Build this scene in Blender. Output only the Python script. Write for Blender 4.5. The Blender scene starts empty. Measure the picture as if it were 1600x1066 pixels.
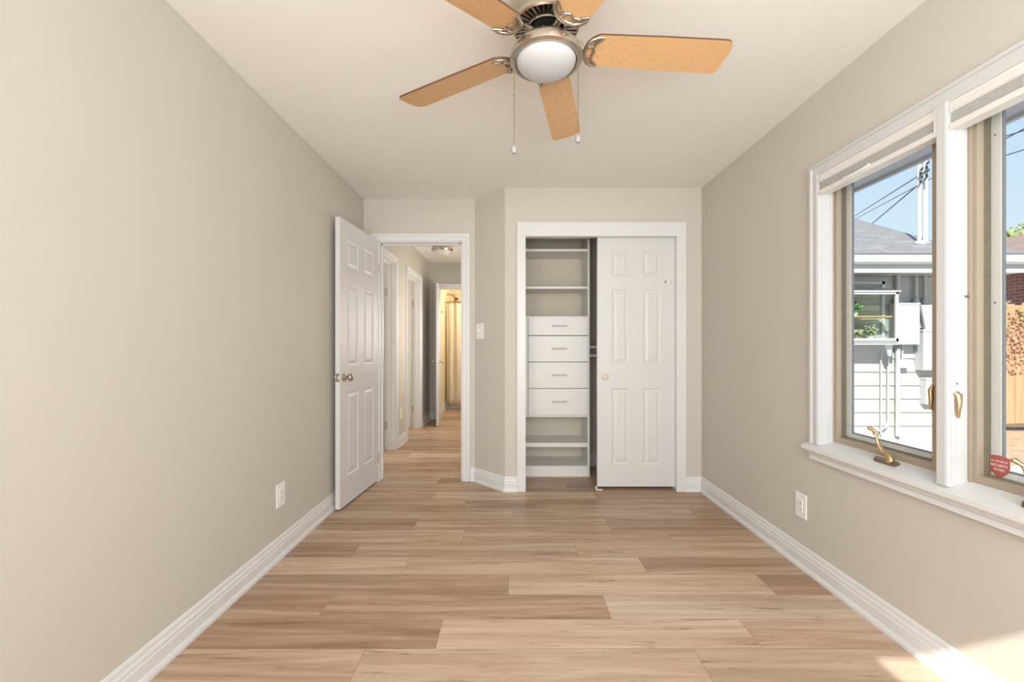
import bpy, bmesh, math, random
from mathutils import Vector, Matrix
random.seed(7)
S = bpy.context.scene
COL = S.collection
PI = math.pi

# ---------------------------------------------------------------- camera
F = 670.0            # focal length in pixels of the 1600 wide frame
HC = 1.15            # lens height
cd = bpy.data.cameras.new('camera'); cam = bpy.data.objects.new('camera', cd); COL.objects.link(cam)
cam.location = (0, 0, HC); cam.rotation_euler = (PI/2, 0, 0)
cd.sensor_fit = 'HORIZONTAL'; cd.sensor_width = 36.0; cd.lens = F/1600*36
cd.shift_x = 1.5/1600; cd.shift_y = 10/1600; cd.clip_start = 0.02; cd.clip_end = 300
S.camera = cam
# ---------------------------------------------------------------- exposure
S.view_settings.view_transform = 'Standard'; S.view_settings.look = 'None'
S.view_settings.exposure = 0.0; S.view_settings.gamma = 1.0; S.view_settings.use_curve_mapping = False
# ---------------------------------------------------------------- sky
w = bpy.data.worlds.new('sky'); S.world = w; w.use_nodes = True
nt = w.node_tree; nt.nodes.clear()
tc = nt.nodes.new('ShaderNodeTexCoord'); sp = nt.nodes.new('ShaderNodeSeparateXYZ'); rp = nt.nodes.new('ShaderNodeValToRGB')
bg = nt.nodes.new('ShaderNodeBackground'); wo = nt.nodes.new('ShaderNodeOutputWorld')
nt.links.new(tc.outputs['Generated'], sp.inputs[0]); nt.links.new(sp.outputs['Z'], rp.inputs[0])
nt.links.new(rp.outputs[0], bg.inputs[0]); nt.links.new(bg.outputs[0], wo.inputs[0])
rp.color_ramp.elements[0].position = 0.0; rp.color_ramp.elements[0].color = (0.82, 0.93, 1.0, 1)
rp.color_ramp.elements[1].position = 0.55; rp.color_ramp.elements[1].color = (0.45, 0.66, 1.0, 1)
e = rp.color_ramp.elements.new(0.22); e.color = (0.70, 0.86, 1.0, 1)
bg.inputs[1].default_value = 1.0
# ---------------------------------------------------------------- sun (enters through the window behind the lens)
sd = bpy.data.lights.new('sun', 'SUN'); sun = bpy.data.objects.new('sun', sd); COL.objects.link(sun)
sd.energy = 7.4; sd.angle = math.radians(0.6); sd.color = (1.0, 0.95, 0.86)
sun.rotation_euler = Vector((0.603, 1.0, -0.95)).to_track_quat('-Z', 'Y').to_euler()
sun.location = (-5, -8, 8)
# ---------------------------------------------------------------- daylight at the rear window and side rooms, plus added fill lamps
def area(name, loc, direction, sx, sy, power, color, spread=180):
    ld = bpy.data.lights.new(name, 'AREA'); o = bpy.data.objects.new(name, ld); COL.objects.link(o)
    ld.shape = 'RECTANGLE'; ld.size = sx; ld.size_y = sy; ld.energy = power; ld.color = color; ld.spread = math.radians(spread)
    o.location = loc; o.rotation_euler = Vector(direction).to_track_quat('-Z', 'Z').to_euler()
    return o
area('daylight_rear_window', (0.66, -0.70, 1.46), (-0.05, 1, 0.06), 1.25, 1.3, 51, (0.99, 0.99, 0.99), 165)
area('fill_rear_left', (-0.66, -0.70, 1.2), (0.40, 1, 0.06), 1.05, 2.0, 33, (0.99, 0.99, 0.99), 160)  # added fill lamp behind the lens; no glass door stands here
area('daylight_side_room', (-3.3, 4.4, 1.5), (1, 0, 0), 0.8, 1.4, 36, (1.0, 0.95, 0.85))
area('daylight_second_room', (-3.3, 5.75, 1.5), (1, 0, 0), 0.7, 1.4, 26, (1.0, 0.84, 0.66))
area('fill_hall', (-0.2, 5.5, 1.4), (-1, -0.15, 0), 0.7, 1.8, 22, (1.0, 0.94, 0.85))  # added fill lamp inside the hall, in front of its solid right wall

# ================================================================ materials
MATS = {}
def nodes(name):
    m = bpy.data.materials.new(name); m.use_nodes = True; t = m.node_tree
    return m, t, t.nodes['Principled BSDF']
def lk(t, a, b): t.links.new(a, b)
def plain(name, col, rough=0.5, metal=0.0, bump=0.0, bscale=120.0, var=0.0, vscale=3.0, spec=0.5, emit=None, es=0.0, coord='Object'):
    m, t, p = nodes(name)
    p.inputs['Base Color'].default_value = (*col, 1); p.inputs['Roughness'].default_value = rough
    p.inputs['Metallic'].default_value = metal; p.inputs['Specular IOR Level'].default_value = spec
    c = t.nodes.new('ShaderNodeTexCoord')
    n = t.nodes.new('ShaderNodeTexNoise'); n.inputs['Scale'].default_value = vscale; n.inputs['Detail'].default_value = 4
    lk(t, c.outputs[coord], n.inputs['Vector'])
    mx = t.nodes.new('ShaderNodeMix'); mx.data_type = 'RGBA'
    mx.inputs['A'].default_value = (*[x*(1-var) for x in col], 1); mx.inputs['B'].default_value = (*[min(1, x*(1+var)) for x in col], 1)
    lk(t, n.outputs['Fac'], mx.inputs['Factor']); lk(t, mx.outputs['Result'], p.inputs['Base Color'])
    if bump > 0:
        n2 = t.nodes.new('ShaderNodeTexNoise'); n2.inputs['Scale'].default_value = bscale; lk(t, c.outputs[coord], n2.inputs['Vector'])
        b = t.nodes.new('ShaderNodeBump'); b.inputs['Strength'].default_value = bump; b.inputs['Distance'].default_value = 0.002
        lk(t, n2.outputs['Fac'], b.inputs['Height']); lk(t, b.outputs[0], p.inputs['Normal'])
    if emit:
        p.inputs['Emission Color'].default_value = (*emit, 1); p.inputs['Emission Strength'].default_value = es
    MATS[name] = m
    return m
wallp = plain('greige_wall_paint', (0.59, 0.556, 0.49), 0.62, bump=0.15, bscale=260, var=0.015, spec=0.3)
ceilp = plain('ceiling_paint', (0.86, 0.83, 0.775), 0.8, bump=0.1, bscale=200, var=0.01, spec=0.2)
trimp_dim = plain('dimmed_white_trim', (0.63, 0.635, 0.63), 0.35, var=0.01)  # white trim, colour lowered to offset strong light from the rear
trimp = plain('white_trim_paint', (0.73, 0.73, 0.725), 0.35, var=0.01)
doorp = plain('white_door_paint', (0.68, 0.675, 0.665), 0.4, var=0.012)
cabm = plain('white_melamine', (0.79, 0.775, 0.75), 0.42, var=0.01)
cabh = plain('pull_satin', (0.55, 0.53, 0.50), 0.45, metal=0.3)
plate = plain('white_plastic', (0.86, 0.85, 0.82), 0.35, var=0.005)
slotm = plain('dark_slot', (0.08, 0.075, 0.07), 0.6)
nickel = plain('brushed_nickel', (0.52, 0.47, 0.40), 0.28, metal=1.0, var=0.06, vscale=40)
bronze = plain('aged_nickel', (0.34, 0.27, 0.19), 0.35, metal=1.0, var=0.1, vscale=30)
brass = plain('antique_brass', (0.60, 0.42, 0.22), 0.3, metal=0.85, var=0.12, vscale=25)
blackm = plain('motor_black', (0.01, 0.009, 0.008), 0.75, spec=.1)
tanf = plain('tan_window_frame', (0.40, 0.33, 0.25), 0.4, metal=0.1, var=0.08, vscale=12)
darkf = plain('bronze_track', (0.21, 0.185, 0.135), 0.45, metal=0.1, var=0.15, vscale=30)
sashm = plain('pale_sash', (0.60, 0.61, 0.57), 0.4, var=0.04, vscale=10)
gasket = plain('grey_gasket', (0.20, 0.21, 0.22), 0.5)
shadef = plain('grey_shade_cloth', (0.50, 0.50, 0.47), 0.9, bump=0.3, bscale=500, var=0.04, vscale=60)
shader_ = plain('shade_rail_white', (0.78, 0.76, 0.72), 0.4)
darkwood = plain('walnut_edge', (0.12, 0.055, 0.028), 0.45, var=0.1)
ylw = plain('cream_bath_wall', (0.82, 0.71, 0.50), 0.5, var=0.02)
curt = plain('linen_curtain', (0.74, 0.66, 0.53), 0.9, bump=0.2, bscale=400, var=0.05)
whiter = plain('side_room_wall', (0.80, 0.77, 0.70), 0.7)
siding = plain('grey_siding_paint', (0.46, 0.455, 0.44), 0.65, var=0.04, vscale=6)
guttw = plain('exterior_white', (0.66, 0.66, 0.64), 0.5, var=0.03)
utilm = plain('utility_grey', (0.50, 0.50, 0.51), 0.5, metal=0.1, var=0.04, vscale=8)
concrete = plain('pale_concrete', (0.58, 0.56, 0.51), 0.85, bump=0.3, bscale=40, var=0.08, vscale=2)
potr = plain('terracotta', (0.60, 0.36, 0.25), 0.7, var=0.08, vscale=20)
potw = plain('white_ceramic', (0.85, 0.84, 0.80), 0.3)
woods = plain('pine_shelf', (0.68, 0.44, 0.20), 0.5, var=0.15, vscale=18)
leafa = plain('leaf_green', (0.22, 0.40, 0.13), 0.6, var=0.35, vscale=20)
leafc = plain('leaf_pale', (0.50, 0.53, 0.36), 0.7, var=0.25, vscale=30)
leafb = plain('leaf_light', (0.36, 0.40, 0.16), 0.6, var=0.3, vscale=9)
vinem = plain('dry_vine', (0.50, 0.30, 0.20), 0.8, var=0.45, vscale=14)
trunk = plain('bark', (0.16, 0.11, 0.07), 0.9, var=0.3, vscale=20)
wirem = plain('black_cable', (0.10, 0.11, 0.13), 0.6)
eavem = plain('eave_paint', (0.58, 0.57, 0.61), 0.7, var=0.03)
redst = plain('maroon_vinyl', (0.42, 0.10, 0.09), 0.4, var=0.1, vscale=60)
whitel = plain('white_lettering', (0.85, 0.80, 0.78), 0.5)
dirt = plain('dry_gravel', (0.50, 0.36, 0.24), 0.95, bump=0.8, bscale=60, var=0.45, vscale=9)
exwall = plain('own_exterior', (0.5, 0.48, 0.44), 0.8)

def glassmat(name, tint=(0.96, 0.98, 0.98), refl=0.05):
    m, t, p = nodes(name); t.nodes.remove(p)
    tr = t.nodes.new('ShaderNodeBsdfTransparent'); tr.inputs[0].default_value = (*tint, 1)
    gl = t.nodes.new('ShaderNodeBsdfGlossy'); gl.inputs['Roughness'].default_value = 0.02
    mx = t.nodes.new('ShaderNodeMixShader'); lw = t.nodes.new('ShaderNodeLayerWeight'); lw.inputs[0].default_value = 0.5; fr = t.nodes.new('ShaderNodeMath'); fr.operation = 'POWER'; fr.inputs[1].default_value = 5.0; lk(t, lw.outputs['Facing'], fr.inputs[0])
    lk(t, fr.outputs[0], mx.inputs[0]); lk(t, tr.outputs[0], mx.inputs[1]); lk(t, gl.outputs[0], mx.inputs[2])
    lk(t, mx.outputs[0], t.nodes['Material Output'].inputs[0])
    return m
glass = glassmat('window_glass')
fingm = plain('finger_pull_metal', (.56, .49, .38), .35, metal=.4)
pullm = plain('drawer_pull', (.62, .61, .59), .4, metal=.1)
plainglass = glassmat('garden_glass', (0.86, 0.89, 0.87))

def opal(name, col, es):
    m, t, p = nodes(name)
    p.inputs['Base Color'].default_value = (*col, 1); p.inputs['Roughness'].default_value = 0.25
    p.inputs['Emission Color'].default_value = (1, 0.95, 0.88, 1); p.inputs['Emission Strength'].default_value = es
    return m
opalm = opal('opal_glass', (0.52, 0.52, 0.53), 0.0)
opalh = opal('hall_opal_glass', (0.62, 0.60, 0.52), 0.05)

def floormat():
    m, t, p = nodes('oak_plank_floor')
    a = t.nodes.new('ShaderNodeAttribute'); a.attribute_name = 'tone'
    uv = t.nodes.new('ShaderNodeUVMap'); uv.uv_map = 'plank'
    sx = t.nodes.new('ShaderNodeSeparateXYZ'); lk(t, uv.outputs[0], sx.inputs[0])
    sa = t.nodes.new('ShaderNodeSeparateColor'); lk(t, a.outputs['Color'], sa.inputs[0])
    def math_(op, x, y=None):
        n = t.nodes.new('ShaderNodeMath'); n.operation = op
        for i, v in enumerate((x, y)):
            if v is None: continue
            if isinstance(v, (int, float)): n.inputs[i].default_value = v
            else: lk(t, v, n.inputs[i])
        return n.outputs[0]
    seed = math_('MULTIPLY', sa.outputs[1], 57.0)
    def vec(sxu, syv, off=0.0):
        c = t.nodes.new('ShaderNodeCombineXYZ')
        lk(t, math_('ADD', math_('MULTIPLY', sx.outputs[0], sxu), seed), c.inputs[0])
        lk(t, math_('ADD', math_('MULTIPLY', sx.outputs[1], syv), off), c.inputs[1]); lk(t, seed, c.inputs[2])
        return c.outputs[0]
    def noise(v, det=6, rough=0.6, dist=0.0):
        n = t.nodes.new('ShaderNodeTexNoise'); n.inputs['Scale'].default_value = 1.0; n.inputs['Detail'].default_value = det
        n.inputs['Roughness'].default_value = rough; n.inputs['Distortion'].default_value = dist; lk(t, v, n.inputs['Vector']); return n.outputs['Fac']
    broad = noise(vec(0.9, 15.0), 5, 0.6, 0.9)
    fine = noise(vec(6.0, 190.0, 3.1), 5, 0.65, 0.2)
    streak = noise(vec(2.6, 42.0, 7.7), 7, 0.66, 1.6)
    mixf = math_('ADD', math_('MULTIPLY', sa.outputs[0], 0.55), math_('ADD', math_('MULTIPLY', broad, 0.78), math_('ADD', math_('MULTIPLY', fine, 0.24), 0.06)))
    r = t.nodes.new('ShaderNodeValToRGB'); cr = r.color_ramp
    cr.elements[0].position = 0.40; cr.elements[0].color = (0.22, 0.125, 0.072, 1)
    cr.elements[1].position = 1.05; cr.elements[1].color = (0.72, 0.60, 0.46, 1)
    x = cr.elements.new(0.62); x.color = (0.42, 0.275, 0.18, 1)
    x = cr.elements.new(0.82); x.color = (0.60, 0.455, 0.33, 1)
    lk(t, mixf, r.inputs[0])
    # greyish planks
    g = t.nodes.new('ShaderNodeMix'); g.data_type = 'RGBA'; lk(t, r.outputs[0], g.inputs['A']); g.inputs['B'].default_value = (0.52, 0.45, 0.385, 1)
    lk(t, math_('MULTIPLY', sa.outputs[2], 0.55), g.inputs['Factor'])
    # dark cracks and knots
    k = t.nodes.new('ShaderNodeMapRange'); k.inputs[1].default_value = 0.575; k.inputs[2].default_value = 0.70; lk(t, streak, k.inputs[0])
    d = t.nodes.new('ShaderNodeMix'); d.data_type = 'RGBA'; lk(t, g.outputs['Result'], d.inputs['A']); d.inputs['B'].default_value = (0.15, 0.085, 0.05, 1)
    lk(t, math_('MULTIPLY', k.outputs[0], 0.75), d.inputs['Factor'])
    # v-groove joints
    ev = math_('MINIMUM', math_('SUBTRACT', 0.178, sx.outputs[1]), sx.outputs[1])
    eu = math_('MINIMUM', math_('SUBTRACT', 1.25, sx.outputs[0]), sx.outputs[0])
    ed = math_('MINIMUM', ev, eu)
    jr = t.nodes.new('ShaderNodeMapRange'); jr.inputs[1].default_value = 0.0; jr.inputs[2].default_value = 0.0022; lk(t, ed, jr.inputs[0])
    j = t.nodes.new('ShaderNodeMix'); j.data_type = 'RGBA'; j.inputs['A'].default_value = (0.19, 0.115, 0.07, 1)
    lk(t, d.outputs['Result'], j.inputs['B']); lk(t, math_('ADD', math_('MULTIPLY', jr.outputs[0], 0.6), 0.4), j.inputs['Factor'])
    lk(t, j.outputs['Result'], p.inputs['Base Color'])
    rr = math_('ADD', math_('MULTIPLY', fine, 0.18), 0.30); lk(t, rr, p.inputs['Roughness'])
    p.inputs['Specular IOR Level'].default_value = 0.45
    b = t.nodes.new('ShaderNodeBump'); b.inputs['Strength'].default_value = 0.25; b.inputs['Distance'].default_value = 0.001
    lk(t, math_('ADD', math_('MULTIPLY', fine, 0.35), jr.outputs[0]), b.inputs['Height']); lk(t, b.outputs[0], p.inputs['Normal'])
    return m
floorm = floormat()

def maple():
    m, t, p = nodes('maple_blade')
    c = t.nodes.new('ShaderNodeUVMap'); c.uv_map = 'blade'
    mp = t.nodes.new('ShaderNodeMapping'); mp.inputs['Scale'].default_value = (1.0, 3.2, 1.0); lk(t, c.outputs[0], mp.inputs[0])
    n = t.nodes.new('ShaderNodeTexNoise'); n.inputs['Scale'].default_value = 3.0; n.inputs['Detail'].default_value = 2; lk(t, mp.outputs[0], n.inputs['Vector'])
    mu = t.nodes.new('ShaderNodeMath'); mu.operation = 'MULTIPLY'; mu.inputs[1].default_value = 17.0; lk(t, n.outputs['Fac'], mu.inputs[0])
    fr = t.nodes.new('ShaderNodeMath'); fr.operation = 'FRACT'; lk(t, mu.outputs[0], fr.inputs[0])
    n2 = t.nodes.new('ShaderNodeTexNoise'); n2.inputs['Scale'].default_value = 60.0
    mp2 = t.nodes.new('ShaderNodeMapping'); mp2.inputs['Scale'].default_value = (0.25, 3.0, 1.0); lk(t, c.outputs[0], mp2.inputs[0]); lk(t, mp2.outputs[0], n2.inputs['Vector'])
    r = t.nodes.new('ShaderNodeValToRGB'); r.color_ramp.elements[0].color = (0.56, 0.325, 0.155, 1); r.color_ramp.elements[1].color = (0.66, 0.405, 0.205, 1)
    r.color_ramp.elements[0].position = 0.0; r.color_ramp.elements[1].position = 0.55
    lk(t, fr.outputs[0], r.inputs[0])
    mx = t.nodes.new('ShaderNodeMix'); mx.data_type = 'RGBA'; mx.inputs['B'].default_value = (0.63, 0.375, 0.18, 1); lk(t, r.outputs[0], mx.inputs['A'])
    lk(t, n2.outputs['Fac'], mx.inputs['Factor']); lk(t, mx.outputs['Result'], p.inputs['Base Color']); p.inputs['Roughness'].default_value = 0.38
    return m
maplem = maple()

def brickmat(name, c1, c2, mortar, sc=1.0, axes=('Y', 'Z')):
    m, t, p = nodes(name)
    c = t.nodes.new('ShaderNodeTexCoord'); s = t.nodes.new('ShaderNodeSeparateXYZ'); lk(t, c.outputs['Object'], s.inputs[0])
    k = t.nodes.new('ShaderNodeCombineXYZ'); lk(t, s.outputs[axes[0]], k.inputs[0]); lk(t, s.outputs[axes[1]], k.inputs[1])
    b = t.nodes.new('ShaderNodeTexBrick'); b.inputs['Scale'].default_value = sc; lk(t, k.outputs[0], b.inputs['Vector'])
    b.inputs['Color1'].default_value = (*c1, 1); b.inputs['Color2'].default_value = (*c2, 1); b.inputs['Mortar'].default_value = (*mortar, 1)
    b.inputs['Brick Width'].default_value = 0.22; b.inputs['Row Height'].default_value = 0.075; b.inputs['Mortar Size'].default_value = 0.006
    lk(t, b.outputs['Color'], p.inputs['Base Color']); p.inputs['Roughness'].default_value = 0.85
    return m
brickm = brickmat('red_brick', (0.42, 0.17, 0.12), (0.33, 0.12, 0.09), (0.5, 0.42, 0.36))
def shingle(name, c1, c2, c3, ax='X', up='Y', rows=0.14):
    m = brickmat(name, c1, c2, c3, 1.0, (ax, up))
    for n in m.node_tree.nodes:
        if n.type == 'TEX_BRICK':
            n.inputs['Brick Width'].default_value = 0.33; n.inputs['Row Height'].default_value = rows; n.inputs['Mortar Size'].default_value = 0.012
            n.inputs['Bias'].default_value = -0.1
    return m
shinglem = shingle('grey_shingles', (0.23, 0.215, 0.215), (0.30, 0.28, 0.28), (0.16, 0.15, 0.15))
shingleb = shingle('brown_shingles', (0.30, 0.20, 0.15), (0.37, 0.26, 0.20), (0.22, 0.15, 0.12), 'Y', 'X')
def boards():
    m, t, p = nodes('cedar_boards')
    c = t.nodes.new('ShaderNodeTexCoord'); s = t.nodes.new('ShaderNodeSeparateXYZ'); lk(t, c.outputs['Object'], s.inputs[0])
    mp = t.nodes.new('ShaderNodeMapping'); mp.inputs['Scale'].default_value = (18, 18, 1.2); lk(t, c.outputs['Object'], mp.inputs[0])
    n = t.nodes.new('ShaderNodeTexNoise'); n.inputs['Scale'].default_value = 1.0; n.inputs['Detail'].default_value = 5; lk(t, mp.outputs[0], n.inputs['Vector'])
    r = t.nodes.new('ShaderNodeValToRGB'); r.color_ramp.elements[0].color = (0.42, 0.23, 0.12, 1); r.color_ramp.elements[1].color = (0.66, 0.42, 0.25, 1)
    lk(t, n.outputs['Fac'], r.inputs[0]); lk(t, r.outputs[0], p.inputs['Base Color']); p.inputs['Roughness'].default_value = 0.8
    return m
cedar = boards()
def bathtile():
    m, t, p = nodes('cream_tile')
    m2 = brickmat('cream_wall_tile', (0.82, 0.69, 0.45), (0.80, 0.67, 0.43), (0.68, 0.54, 0.34), 1.0, ('X', 'Z'))
    for n in m2.node_tree.nodes:
        if n.type == 'TEX_BRICK':
            n.inputs['Brick Width'].default_value = 0.11; n.inputs['Row Height'].default_value = 0.11; n.offset = 0.0; n.inputs['Mortar Size'].default_value = 0.003
        if n.type == 'BSDF_PRINCIPLED': n.inputs['Roughness'].default_value = 0.25
    return m2
tilem = bathtile()

# ================================================================ mesh helpers
class MB:
    def __init__(self): self.bm = bmesh.new()
    def quad(self, pts, mi=0):
        f = self.bm.faces.new([self.bm.verts.new(p) for p in pts]); f.material_index = mi; return f
    def box(self, x0, x1, y0, y1, z0, z1, mi=0):
        v = [self.bm.verts.new((x, y, z)) for x in (x0, x1) for y in (y0, y1) for z in (z0, z1)]
        for a in ((0,1,3,2), (4,6,7,5), (0,4,5,1), (2,3,7,6), (0,2,6,4), (1,5,7,3)):
            f = self.bm.faces.new([v[i] for i in a]); f.material_index = mi
        return self
    def prism(self, poly, h0, h1, axis='Z', mi=0):
        # poly: 2-D points, extruded along axis.  Z: (x,y)  Y: (x,z)  X: (y,z)
        def P(p, h):
            return {'Z': (p[0], p[1], h), 'Y': (p[0], h, p[1]), 'X': (h, p[0], p[1])}[axis]
        a = [self.bm.verts.new(P(p, h0)) for p in poly]; b = [self.bm.verts.new(P(p, h1)) for p in poly]
        n = len(poly)
        fs = [self.bm.faces.new(a[::-1]), self.bm.faces.new(b)]
        for i in range(n): fs.append(self.bm.faces.new([a[i], a[(i+1) % n], b[(i+1) % n], b[i]]))
        for f in fs: f.material_index = mi
        return self
    def lathe(self, prof, c=(0,0,0), n=32, axis='Z', mi=0, caps=True):
        rings = []
        for r, h in prof:
            ring = []
            for i in range(n):
                a = 2*PI*i/n; u, v = r*math.cos(a), r*math.sin(a)
                p = {'Z': (u, v, h), 'X': (h, u, v), 'Y': (u, h, v)}[axis]
                ring.append(self.bm.verts.new((c[0]+p[0], c[1]+p[1], c[2]+p[2])))
            rings.append(ring)
        for A, B in zip(rings, rings[1:]):
            for i in range(n):
                f = self.bm.faces.new([A[i], A[(i+1) % n], B[(i+1) % n], B[i]]); f.material_index = mi
        if caps:
            for R in (rings[0], rings[-1]):
                try: self.bm.faces.new(R).material_index = mi
                except Exception: pass
        return self
    def tube(self, pts, r, n=8, mi=0, flat=1.0):
        pts = [Vector(p) for p in pts]; rs = r if isinstance(r, (list, tuple)) else [r]*len(pts)
        rings = []; prev = None
        for i, p in enumerate(pts):
            d = (pts[min(i+1, len(pts)-1)] - pts[max(i-1, 0)]).normalized()
            if prev is None:
                up = Vector((0,0,1)) if abs(d.z) < 0.9 else Vector((1,0,0))
                s = d.cross(up).normalized()
            else:
                s = (prev - d*prev.dot(d)).normalized()
            prev = s; q = s.cross(d).normalized()
            rings.append([self.bm.verts.new(p + (s*math.cos(2*PI*k/n) + q*math.sin(2*PI*k/n)*flat)*rs[i]) for k in range(n)])
        for A, B in zip(rings, rings[1:]):
            for k in range(n):
                self.bm.faces.new([A[k], A[(k+1) % n], B[(k+1) % n], B[k]]).material_index = mi
        self.bm.faces.new(rings[0][::-1]).material_index = mi; self.bm.faces.new(rings[-1]).material_index = mi
        return self
    def sweep(self, path, prof, up, closed=False, flip=1):
        # path: planar polyline; prof: (u, v), u towards the mitre side, v along up
        up = Vector(up); P = [Vector(p) for p in path]; n = len(P); rows = []
        def side(a, b): return up.cross((b - a).normalized())*flip
        for i in range(n):
            if closed: s1, s2 = side(P[i-1], P[i]), side(P[i], P[(i+1) % n])
            else:
                s1 = side(P[max(i-1,0)], P[max(i-1,0)+1]); s2 = side(P[min(i, n-2)], P[min(i, n-2)+1])
            m = (s1 + s2)/(1 + s1.dot(s2))
            rows.append([self.bm.verts.new(P[i] + m*u + up*v) for u, v in prof])
        k = len(prof); rng = range(n) if closed else range(n-1)
        for i in rng:
            A, B = rows[i], rows[(i+1) % n]
            for j in range(k): self.bm.faces.new([A[j], A[(j+1) % k], B[(j+1) % k], B[j]])
        if not closed:
            self.bm.faces.new(rows[0][::-1]); self.bm.faces.new(rows[-1])
        return self
    def xf(self, mat): bmesh.ops.transform(self.bm, matrix=mat, verts=self.bm.verts); return self
    def build(self, name, mat, parent=None, smooth=False, bevel=0.0, kind=None, label=None):
        bm = self.bm; bmesh.ops.recalc_face_normals(bm, faces=bm.faces)
        me = bpy.data.meshes.new(name); bm.to_mesh(me); bm.free()
        mats = mat if isinstance(mat, (list, tuple)) else [mat]
        for m in mats: me.materials.append(m)
        o = bpy.data.objects.new(name, me); COL.objects.link(o)
        if smooth:
            for p in me.polygons: p.use_smooth = True
            try: me.set_sharp_from_angle(angle=math.radians(38))
            except Exception: pass
        if bevel > 0:
            b = o.modifiers.new('bevel', 'BEVEL'); b.width = bevel; b.segments = 2; b.limit_method = 'ANGLE'; b.angle_limit = math.radians(40)
        if parent is not None:
            o.parent = parent
            q = parent; loc = Vector((0,0,0))
            while q is not None: loc += Vector(q.location); q = q.parent
            o.location = -loc
        if kind: o['kind'] = kind
        if label: o['label'] = label
        return o
def tag(o, label=None, cat=None, group=None, kind=None):
    if label: o['label'] = label
    if cat: o['category'] = cat
    if group: o['group'] = group
    if kind: o['kind'] = kind
    return o
def empty(name, loc, label=None, cat=None, group=None, kind=None):
    o = bpy.data.objects.new(name, None); COL.objects.link(o); o.location = loc; o.empty_display_size = 0.05
    return tag(o, label, cat, group, kind)

# ================================================================ room dimensions
XL, XR = -1.268, 1.523
YB = -0.52                    # wall behind the lens
YD, YC = 3.69, 3.427          # door wall, closet wall
H, HH = 2.425, 2.50           # ceilings
XA, XB = -0.311, -0.0486      # angled wall ends

# ---------------------------------------------------------------- floor: one plank per quad
def build_floor():
    bm = bmesh.new(); uvl = bm.loops.layers.uv.new('plank'); cl = bm.loops.layers.color.new('tone')
    L, W = 1.25, 0.178
    known = {0: -.555, 1: -.288, 2: -.825, 3: -.013, 4: -.555, 5: -.878, 6: -.29, 7: -.62, 8: .012, 9: -.34, 12: -.62}
    tones = {(0,-1): .50, (0,0): .55, (0,1): .5, (1,-1): .18, (1,0): .62, (1,1): .5, (2,-1): .15, (2,0): .30, (2,1): .62,
             (3,-1): .12, (3,0): .62, (3,1): .15, (4,-1): .62, (4,0): .60, (4,1): .28, (5,-1): .12, (5,0): .45, (5,1): .55,
             (6,-1): .5, (6,0): .45, (6,1): .3, (7,-1): .1, (7,0): .42, (7,1): .15, (8,0): .42, (8,1): .3}
    grey = {(0,0): .6, (0,1): .7, (2,1): .7, (5,0): .5, (1,0): .1, (9,0): .3}
    rnd = random.Random(11)
    for k in range(-14, 42):
        y0 = 1.636 + (k-1)*W + 0.0
        y0 = 1.458 + k*W
        off = known.get(k, rnd.uniform(-1.2, 0.0))
        i = -4
        for j in range(-4, 4):
            x0 = off + j*L; x1 = x0 + L
            a, b = max(x0, -3.6), min(x1, 1.62)
            if b <= a: continue
            if y0 + W < -0.66 or y0 > 8.8: continue
            tone = tones.get((k, j), rnd.uniform(.15, .65)); seed = rnd.random(); gr = grey.get((k, j), rnd.choice([0, 0, 0.15, .4]))
            f = bm.faces.new([bm.verts.new(p) for p in ((a, y0, 0), (b, y0, 0), (b, y0+W, 0), (a, y0+W, 0))])
            for l, (u, v) in zip(f.loops, ((a-x0, 0), (b-x0, 0), (b-x0, W), (a-x0, W))):
                l[uvl].uv = (u, v); l[cl] = (tone, seed, gr, 1)
    me = bpy.data.meshes.new('floor'); bm.to_mesh(me); bm.free(); me.materials.append(floorm)
    o = bpy.data.objects.new('floor', me); COL.objects.link(o); o['kind'] = 'structure'
    MB().box(-3.6, 1.75, -0.66, 8.8, -0.14, -0.003).build('floor', exwall, kind='structure')
build_floor()

# ---------------------------------------------------------------- walls
m = MB(); m.box(XL-0.12, XL, YB-.14, YD+0.06, 0, 2.6); m.build('wall_left', wallp, kind='structure')
WY0, WY1, WZ0, WZ1 = 0.90, 2.102, 0.66, 2.0          # window opening in the right wall (two windows)
MY0, MY1 = 1.477, 1.58                                # mullion block
m = MB()
m.box(XR, 1.65, YB-.14, WY0, 0, 2.6); m.box(XR, 1.65, WY1, 4.30, 0, 2.6)
m.box(XR, 1.65, WY0, WY1, 0, WZ0); m.box(XR, 1.65, WY0, WY1, WZ1, 2.6)
m.build('wall_right', wallp, kind='structure')
m = MB(); x0, x1, z0, z1 = .005, 1.30, .80, 2.134       # rear window; the sun comes in here
gx0, gx1, gz1 = -1.2, -.12, 2.1
m.box(XL-.12, gx0, YB-.14, YB, 0, 2.6); m.box(gx1, x0, YB-.14, YB, 0, 2.6); m.box(x1, 1.523, YB-.14, YB, 0, 2.6)
m.box(x0, x1, YB-.14, YB, 0, z0); m.box(x0, x1, YB-.14, YB, z1, 2.6); m.box(gx0, gx1, YB-.14, YB, gz1, 2.6)
m.build('wall_front', wallp, kind='structure')
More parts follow.
